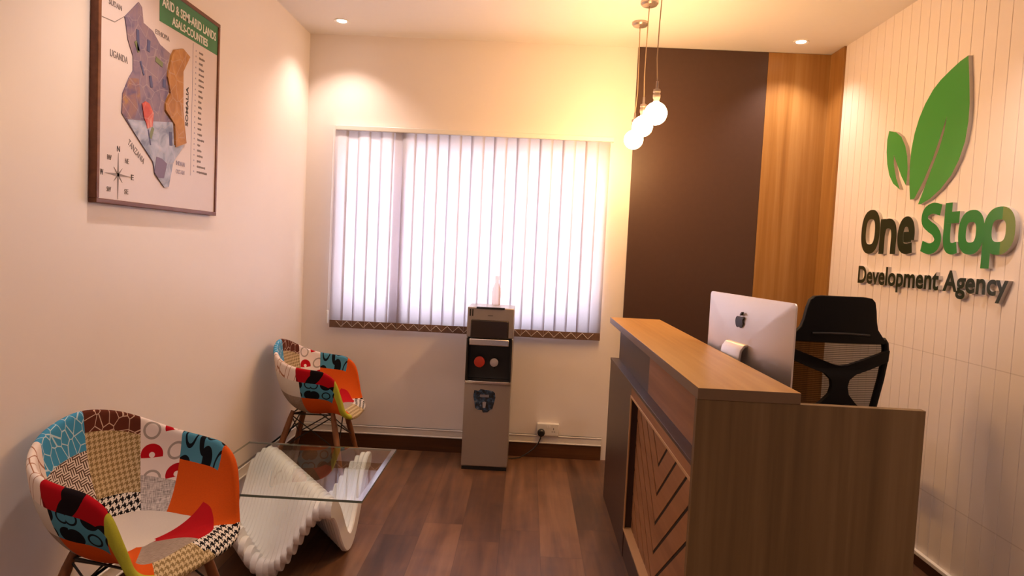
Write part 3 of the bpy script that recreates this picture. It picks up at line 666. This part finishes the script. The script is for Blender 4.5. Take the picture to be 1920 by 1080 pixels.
# spider support: one outline, two upper arms, waist, two lower legs
rt = [(0, .962), (.03, .966), (.10, .990), (.20, 1.025), (.232, 1.035), (.228, .985), (.14, .950), (.07, .925), (.042, .900), (.036, .870), (.044, .835), (.075, .800), (.13, .752), (.175, .70), (.135, .69), (.07, .75), (.03, .775), (0, .782)]
poly = rt + [(-x, z) for x, z in rt[-2:0:-1]]
m = MB()
YO = -.030
A = [m.bm.verts.new((x, yb(x, z) + YO - .008, z)) for x, z in poly]; B = [m.bm.verts.new((x, yb(x, z) + YO + .016, z)) for x, z in poly]; k = len(poly)
for tr in tessellate_polygon([[Vector((x, z, 0)) for x, z in poly]]): m._f([A[q] for q in tr]); m._f([B[q] for q in tr[::-1]])
for i in range(k): m._f([A[i], A[(i + 1) % k], B[(i + 1) % k], B[i]])
m.box(-.035, .035, -.232, -.19, .46, .80)
m.build('lumbar_support', M['satin'], oc, world=False, bevel=.004)
m = MB(); pts = rrect(.24, -.24, .24, .07); rows = []
for s, z in ((.90, .435), (.98, .440), (1.0, .455), (.985, .478), (.93, .490), (.5, .484), (.1, .482)): rows.append([Vector((x * s, .035 + z_ * s, z)) for x, z_ in pts])
V = m.grid(rows, closed=True); m._f(V[0][::-1]); m._f(V[-1]); m.build('seat', M['satin'], oc, world=False)
for sx in (-1, 1):
    m = MB(); m.tube([(sx * .20, .0, .44), (sx * .275, 0, .46), (sx * .285, 0, .52), (sx * .285, .0, .655)], .014, 8); m.box(sx * .285 - .035, sx * .285 + .035, -.10, .14, .655, .68); m.build('armrest', M['satin'], oc, world=False, bevel=.006)
MB().lathe([(0, .435), (.03, .435), (.03, .25), (.022, .25), (.022, .09), (.045, .09), (.045, .06), (0, .06)], 16).build('gas_column', M['black'], oc, world=False)
bs = MB()
for k in range(5):
    a = R(90 + 72 * k); bs.tube([(0, 0, .085), (.16 * cos(a), .16 * sin(a), .078), (.28 * cos(a), .28 * sin(a), .062)], [.024, .020, .014], 8)
bs.build('base', M['satin'], oc, world=False)
for k in range(5):
    a = R(90 + 72 * k); cs = MB(); px, py = .28 * cos(a), .28 * sin(a)
    for o_ in (-.014, .014): cs.lathe([(0, -.009), (.022, -.009), (.025, -.005), (.025, .005), (.022, .009), (0, .009)], 14, (px - sin(a) * o_, py + cos(a) * o_, .025), Matrix.Rotation(a, 4, 'Z') @ Matrix.Rotation(pi / 2, 4, 'X'))
    cs.tube([(px, py, .028), (px, py, .066)], .006, 8); cs.build('caster', M['black'], oc, world=False)

# ------------------------------------------------------------------ water dispenser
wd = thing('water_dispenser', 'tall silver and black water dispenser standing under the window', 'water dispenser', (-.2135, 4.31, 0))
CX0, CX1, CF, CB = -.360, -.067, 4.165, 4.455
def bowed(m, x0, x1, z0, z1, f0, bow, back):
    n_ = 10; fr_ = [(x0 + (x1 - x0) * k / n_, f0 - bow * (1 - (2 * k / n_ - 1) ** 2)) for k in range(n_ + 1)]
    m.prism(fr_ + [(x1, back), (x0, back)], lambda a, c, d: Vector((a, c, d)), z0, z1)
m = MB(); m.box(CX0, CX1, CF + .014, CB, .018, .555); m.box(CX0, CX1, CF + .11, CB, .555, .845); m.box(CX0, CX0 + .012, CF + .004, CB, .555, .845); m.box(CX1 - .012, CX1, CF + .004, CB, .555, .845); m.box(CX0, CX1, CF + .004, CB, .845, 1.035)
m.build('cabinet', M['silver'], wd, bevel=.006)
m = MB(); bowed(m, CX0 + .001, CX1 - .001, .030, .553, CF + .012, .012, CF + .0135); m.build('lower_door', M['silver'], wd, bevel=.003)
m = MB(); m.box(CX0 + .004, CX1 - .004, CF + .012, CB - .01, 0, .020); m.build('plinth', M['black'], wd)
m = MB(); m.box(CX0 + .013, CX1 - .013, CF + .10, CF + .112, .570, .845); m.box(CX0 + .003, CX0 + .014, CF - .003, CF + .1, .572, .842); m.box(CX1 - .014, CX1 - .003, CF - .003, CF + .1, .572, .842)
m.build('dispensing_bay', M['black'], wd, bevel=.003)
mbox(CX0 + .024, CX1 - .030, CF - .006, CF + .03, .842, .957).build('control_panel', plain('dark_gloss_panel', (.030, .019, .015), .18), wd, bevel=.008)
mbox(CX0 + .020, CX1 - .024, CF - .012, CF + .06, .797, .838).build('silver_fascia', M['chrome'], wd, bevel=.005)
mbox(CX0 + .055, CX1 - .06, CF - .002, CF + .02, 1.026, 1.038).build('top_grip', M['black'], wd, bevel=.002)
m = MB(); bowed(m, CX0 + .004, CX1 - .004, .555, .571, CF + .002, .010, CF + .10); m.build('drip_tray', M['chrome'], wd, bevel=.002)
Mx = Matrix.Rotation(pi / 2, 4, 'X')
for cx_, col, lab in ((-.273, plain('red_tap', (.45, .035, .015), .35), 'red hot-water tap'), (-.180, plain('pale_tap', (.42, .38, .42), .3), 'pale grey cold-water tap')):
    m = MB(); rt_ = .034 if cx_ < -.25 else .026; m.lathe([(0, .085), (.012, .085), (rt_, .08), (rt_, .06), (rt_ - .004, .055), (.012, .054), (0, .054)], 24, (cx_, CF + .10, .688), Mx)
    tp = m.build('tap', col, wd, label=lab); m = MB(); m.lathe([(0, .054), (.013, .054), (.013, 0), (0, 0)], 14, (cx_, CF + .10, .688), Mx); m.tube([(cx_, CF + .05, .688), (cx_, CF + .05, .645)], .008, 10); m.build('spout', M['black'], tp)
t = NT('blue_sticker'); f1 = t.noise(t.obj(), 45.0, 4.0, .5); M['sticker'] = t.done(t.ramp(f1, [(.38, (.010, .010, .012)), (.50, (.018, .030, .055)), (.60, (.035, .085, .17)), (.72, (.22, .22, .25))]), .35)
sk = [(-.295, .512), (-.270, .508), (-.255, .520), (-.215, .516), (-.180, .512), (-.165, .500), (-.160, .470), (-.168, .430), (-.176, .398), (-.190, .392), (-.205, .375), (-.235, .372), (-.242, .388), (-.270, .386), (-.285, .400), (-.292, .440), (-.300, .475)]
m = MB(); m.prism(sk, lambda a, c, d: Vector((a, d, c)), CF + .0034, CF - .0018); m.build('sticker', M['sticker'], wd, label='dark blue sticker')
m = MB(); m.prism([(-.2372, .402), (-.2212, .402), (-.2172, .440), (-.2402, .440)], lambda a, c, d: Vector((a, d, c)), CF - .0016, CF - .0026); m.build('sticker_print', plain('pale_print', (.35, .33, .36), .5), wd); m = MB(); m.prism(rq(-.229, .478, .028, .008), lambda a, c, d: Vector((a, d, c)), CF - .0016, CF - .0026); m.build('sticker_print', plain('pale_print_bar', (.22, .21, .25), .5), wd)
m = MB(); m.box(CX0 + .014, CX0 + .022, CF + .002, CF + .006, .978, 1.022); m.box(CX0 + .029, CX0 + .037, CF + .002, CF + .006, .978, 1.022); m.build('indicator_marks', M['black'], wd)
mbox(-.232, -.200, CF + .0025, CF + .0048, .982, .988).build('maker_plate', plain('grey_plate', (.16, .14, .13), .4), wd)
bt = thing('plastic_bottle', 'small pale clear bottle on top of the water dispenser', 'bottle', (-.195, 4.40, 1.0352))
MB().lathe([(0, 0), (.026, 0), (.029, .006), (.029, .085), (.026, .11), (.013, .145), (.012, .165), (0, .165)], 24).build('bottle_body', M['clearplastic'], bt, world=False)
MB().lathe([(0, .165), (.014, .165), (.014, .19), (0, .19)], 18).build('cap', M['clearplastic'], bt, world=False)

# ------------------------------------------------------------------ socket and plug
sk_ = thing('wall_socket', 'white double wall socket above the trunking, right of the dispenser', 'socket', (.193, YB, .193))
mbox(.119, .268, YB - .036, YB, .156, .238).build('face_plate', M['trunk'], sk_, bevel=.004)
m = MB(); m.box(.183, .191, YB - .040, YB - .034, .212, .226); m.box(.200, .208, YB - .040, YB - .034, .212, .226); m.build('switch', M['white'], sk_, bevel=.001)
m = MB(); m.box(.229, .233, YB - .0372, YB - .035, .200, .212); m.box(.220, .227, YB - .0372, YB - .035, .184, .188); m.box(.236, .243, YB - .0372, YB - .035, .184, .188); m.build('socket_hole', M['black'], sk_)
pg = thing('power_plug', 'black plug and cable in the socket, running to the dispenser', 'plug', (.148, YB - .05, .178))
m = MB(); m.lathe([(0, 0), (.024, 0), (.026, .008), (.024, .028), (.016, .036), (0, .037)], 20, (.148, YB - .0365, .180), Mx); m.build('plug_body', M['black'], pg)
m = MB(); m.tube([(.148, YB - .055, .172), (.146, YB - .06, .145), (.130, YB - .07, .110), (.10, YB - .08, .075), (.06, YB - .09, .045), (.01, YB - .10, .016), (-.04, YB - .10, .008), (-.064, YB - .10, .008)], .0042, 8); m.build('cable', M['black'], pg)

# ------------------------------------------------------------------ glass coffee table
ct = thing('coffee_table', 'glass-topped coffee table on a white ribbed wave base between the two chairs', 'coffee table', (-.99, 2.98, 0))
GX0, GX1, GY0, GY1, GZ = -1.375, -.620, 2.640, 3.345, .350
m = MB()
def ring(i, z): return [Vector((GX0 + i, GY0 + i, z)), Vector((GX1 - i, GY0 + i, z)), Vector((GX1 - i, GY1 - i, z)), Vector((GX0 + i, GY1 - i, z))]
V = m.grid([ring(0, GZ + .0002)], True) if False else None
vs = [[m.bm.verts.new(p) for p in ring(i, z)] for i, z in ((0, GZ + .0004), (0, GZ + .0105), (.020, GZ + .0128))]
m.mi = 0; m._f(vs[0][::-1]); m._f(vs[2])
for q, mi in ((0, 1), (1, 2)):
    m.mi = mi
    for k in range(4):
        if q: m.mi = 2 if k in (1, 2) else 0  # window sheen given to right and back bevels only; others stay plain glass
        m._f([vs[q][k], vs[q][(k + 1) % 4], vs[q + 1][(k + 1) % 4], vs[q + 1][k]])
m.build('glass_top', [M['glass'], M['greenedge'], M['sheen_rim']], ct, angle=2)
M['wave'] = plain('white_moulded_resin', (.93, .925, .92), .34, var=.01)
m = MB(); NL = 24; lw = .60 / NL; T2 = .041; c_ = .0055; AM = .175 - T2
def wave(x, y):
    ph = 2 * pi * (x + .79 + .756 * (y - 2.70)) / .49
    return .175 + AM * cos(ph), -AM * sin(ph) * 2 * pi * .756 / .49
for i in range(NL):
    xa = -1.345 + i * lw; xm = xa + lw / 2; rows = []
    ys = [(2.665, a) for a in (84, 60, 36, 14)] + [(2.665 + .655 * k / 60, 0) for k in range(61)] + [(3.32, -a) for a in (14, 36, 60, 84)]
    for y, a in ys:
        z, dz = wave(xm, y); nn = Vector((0, -dz, 1)).normalized(); tt = Vector((0, 1, dz)).normalized()
        p = Vector((0, y, z)) - tt * (.026 * sin(R(a))); q_ = cos(R(a)); r_ = []
        for (xo, to) in ((0, -T2 + c_), (c_, -T2), (lw - c_, -T2), (lw, -T2 + c_), (lw, T2 - c_), (lw - c_, T2), (c_, T2), (0, T2 - c_)):
            q = p + nn * (to * q_); r_.append(Vector((xa + xo, q.y, max(q.z, 0.0005))))
        rows.append(r_)
    V = m.grid(rows, closed=True); m._f(V[0][::-1]); m._f(V[-1])
m.build('wave_base', M['wave'], ct, angle=40)

# ------------------------------------------------------------------ patchwork armchairs
SXX, SYY, SZ = .845, .85, .965
HALF = [(0, -.290, .412), (.12, -.288, .412), (.200, -.268, .420), (.243, -.238, .450), (.268, -.212, .535), (.290, -.172, .632), (.307, -.098, .682), (.313, 0, .695), (.305, .09, .706), (.278, .165, .728), (.222, .225, .764), (.135, .262, .800), (0, .278, .822)]
loop = [Vector(p) for p in HALF] + [Vector((-p[0], p[1], p[2])) for p in HALF[-2:0:-1]]
loop = [Vector((p.x * SXX, p.y * SYY, p.z * SZ)) for p in loop]
def cr(P, t):
    n_ = len(P); i = int(t) % n_; f_ = t - int(t); a, b_, c, d = P[(i - 1) % n_], P[i], P[(i + 1) % n_], P[(i + 2) % n_]
    return .5 * ((2 * b_) + (c - a) * f_ + (2 * a - 5 * b_ + 4 * c - d) * f_ ** 2 + (3 * b_ - a - 3 * c + d) * f_ ** 3)
NS, NR = 120, 26
RIM = [cr(loop, len(loop) * k / NS) for k in range(NS)]
CEN = Vector((0, -.015, .405))
PHI = [math.degrees(math.atan2(p.x, -(p.y + .015))) % 360 for p in RIM]
def shell_pt(k, r):
    q = RIM[k % NS]; ph = PHI[k % NS]; fr_ = max(0, cos(R(ph))) ** 1.5; tau = r * R(80)
    h = (sin(tau) / sin(R(80))) ** .92; g = ((1 - cos(tau)) / (1 - cos(R(80)))) ** 1.25
    return Vector((CEN.x + (q.x - CEN.x) * h, CEN.y + (q.y - CEN.y) * h, CEN.z + (q.z - CEN.z) * g + fr_ * .030 * sin(pi * min(1, r * 1.05)) ** 1.2))
def patch(ph, r, outer):
    a = ph if ph <= 180 else ph - 360         # + = far (left) arm, - = near (right) arm
    if outer:
        if r > .90: return patch(ph, .95, False)
        if -60 < a < -38: return 'orange' if r < .86 else 'lime'
        if -104 < a <= -60: return 'orange' if r < .68 else 'teal_circles'
        if -165 < a <= -104: return 'grey' if r < .68 else 'cream'
        if 40 < a < 100: return 'orange' if r < .7 else 'teal_circles'
        if 100 <= a < 150: return 'grey' if r < .7 else 'cream'
        return 'tweed'
    if r > .84:
        if -38 <= a < 8: return 'beige_hound'
        if 8 <= a < 46: return 'black_hound'
        if 46 <= a < 72: return 'orange'
        if 72 <= a < 110: return 'teal_circles'
        if 110 <= a < 138: return 'red_circles'
        if 138 <= a <= 180: return 'brown_lines' if r > .905 else 'beige_hound'
        if -180 < a < -142: return 'blue_lines'
        if -142 <= a < -108: return 'white_lines'
        if -108 <= a < -62: return 'red_black'
        return 'lime'
    if r > .58:
        if -38 <= a < 6: return 'beige_hound'
        if 6 <= a < 46: return 'black_hound'
        if 46 <= a < 110: return 'orange'
        if 110 <= a < 138: return 'red_circles' if r > .70 else 'tweed'
        if 138 <= a <= 182 or a < -180: return 'beige_hound'
        if -180 <= a < -135: return 'weave'
        if -135 <= a < -95: return 'weave'
        if -95 <= a < -60: return 'teal_circles'
        return 'orange'
    if r > .42 or (r > .06 and -80 <= a < 72):
        if -50 <= a < 14: return 'grey'
        if 14 <= a < 72: return 'red'
        if r <= .42: return 'orange'
        if 72 <= a < 110: return 'orange'
        if 110 <= a < 138: return 'tweed'
        if 138 <= a <= 180 or a < -165: return 'black_hound'
        if -165 <= a < -120: return 'brown_lines'
        if -120 <= a < -80: return 'cream'
        return 'orange'
    return 'cream'
def make_armchair(label):
    t = thing('patchwork_armchair', label, 'armchair', (0, 0, 0), 0, 'patchwork armchairs along the left wall')
    bm = bmesh.new(); TH = .026
    inn = [[shell_pt(k, max(.02, j / NR)) for k in range(NS)] for j in range(NR + 1)]
    nrm = [[None] * NS for _ in range(NR + 1)]
    for j in range(NR + 1):
        for k in range(NS):
            du = inn[j][(k + 1) % NS] - inn[j][k - 1]; dv = inn[min(NR, j + 1)][k] - inn[max(0, j - 1)][k]; nv = dv.cross(du)
            nrm[j][k] = nv.normalized() if nv.length > 1e-9 else Vector((0, 0, -1))
    if (nrm[NR // 4][0]).z > 0: nrm = [[-v for v in r_] for r_ in nrm]
    rows = []; info = []
    for j in range(NR + 1): rows.append(inn[j]); info.append((j / NR, False))
    tl = [(inn[NR][k] - inn[NR - 1][k]).normalized() for k in range(NS)]
    for ang in (45, 90, 135):
        a = R(ang); rows.append([inn[NR][k] + nrm[NR][k] * (TH / 2 * (1 - cos(a))) + tl[k] * (TH / 2 * sin(a)) for k in range(NS)]); info.append((1.0, ang > 100))
    for j in range(NR, -1, -1): rows.append([inn[j][k] + nrm[j][k] * TH for k in range(NS)]); info.append((j / NR, True))
    V = [[bm.verts.new(p) for p in r_] for r_ in rows]; uvl = bm.loops.layers.uv.new('UVMap')
    fl = []
    for A in range(len(V) - 1):
        for k in range(NS):
            f_ = bm.faces.new([V[A][k], V[A][(k + 1) % NS], V[A + 1][(k + 1) % NS], V[A + 1][k]])
            r_ = (info[A][0] + info[A + 1][0]) / 2; ou = info[A + 1][1]
            if info[A][0] == 1.0 and info[A + 1][0] == 1.0: r_ = .97
            d = (PHI[(k + 1) % NS] - PHI[k]); ph = (PHI[k] + ((d + 180) % 360 - 180) / 2) % 360
            f_.material_index = PATCH.index(patch(ph, r_, ou)); f_.smooth = True; fl.append((f_, ph, r_, ou))
    bm.faces.new(V[0]).material_index = PATCH.index('cream'); bm.faces.new(V[-1][::-1]).material_index = PATCH.index('grey')
    bm.normal_update()
    key = lambda f_, ph, r_, ou: (f_.material_index, ou and r_ < .9, abs(ph - 180) < 90, ph < 180); avg = {}
    for q in fl: avg[key(*q)] = avg.get(key(*q), Vector((0, 0, 0))) + q[0].normal * q[0].calc_area()
    for q in fl:
        nv = avg[key(*q)].normalized(); ref = Vector((0, 0, 1)) if abs(nv.z) < .75 else Vector((0, 1, 0))
        u_ = ref.cross(nv).normalized(); v_ = nv.cross(u_)
        for l in q[0].loops: l[uvl].uv = (u_.dot(l.vert.co) + .3, v_.dot(l.vert.co) + .3)
    bmesh.ops.recalc_face_normals(bm, faces=bm.faces[:])
    me = bpy.data.meshes.new('seat_shell'); bm.to_mesh(me); bm.free()
    for mm in PM: me.materials.append(mm)
    so = new_obj('seat_shell', me, t); so['label'] = 'padded patchwork fabric shell'
    sb = so.modifiers.new('sub', 'SUBSURF'); sb.levels = 1; sb.render_levels = 1
    for sx in (-1, 1):
        for sy in (-1, 1):
            top = Vector((sx * .130, sy * .115 + .005, .408)); ft = Vector((sx * .225, sy * .215 + .01, 0)); md_ = top.lerp(ft, .45)
            MB().tube([top, top.lerp(ft, .12), md_, ft], [.011, .016, .0175, .0105], 14).build('leg', M['legwood'], t, world=False)
    m = MB(); P = lambda sx, sy, k: Vector((sx * .130, sy * .115 + .005, .408)).lerp(Vector((sx * .225, sy * .215 + .01, 0)), k)
    cs = [(-1, -1), (1, -1), (1, 1), (-1, 1)]
    for a_, b_ in zip(cs, cs[1:] + cs[:1]):
        m.tube([P(*a_, .06), P(*b_, .52)], .0036, 6); m.tube([P(*b_, .06), P(*a_, .52)], .0036, 6); m.tube([P(*a_, .04), P(*b_, .04)], .0045, 6)
    m.tube([P(-1, -1, .04), P(1, 1, .04)], .0045, 6); m.tube([P(1, -1, .04), P(-1, 1, .04)], .0045, 6)
    m.build('wire_brace', M['black'], t, world=False)
    return t
M['legwood'] = wood('chair_leg_wood', (.14, .05, .02), (.22, .085, .032), (.30, .13, .055), 'Z', .4)
c1 = make_armchair('patchwork fabric armchair nearest the camera, beside the glass table')
c1.location = (-1.203, 2.078, 0); c1.rotation_euler = (0, 0, R(90 - 15))
c2 = copy_tree(c1); c2['label'] = 'patchwork fabric armchair in the far left corner by the window wall'
c2.location = (-1.205, 3.955, 0); c2.rotation_euler = (0, 0, R(92))
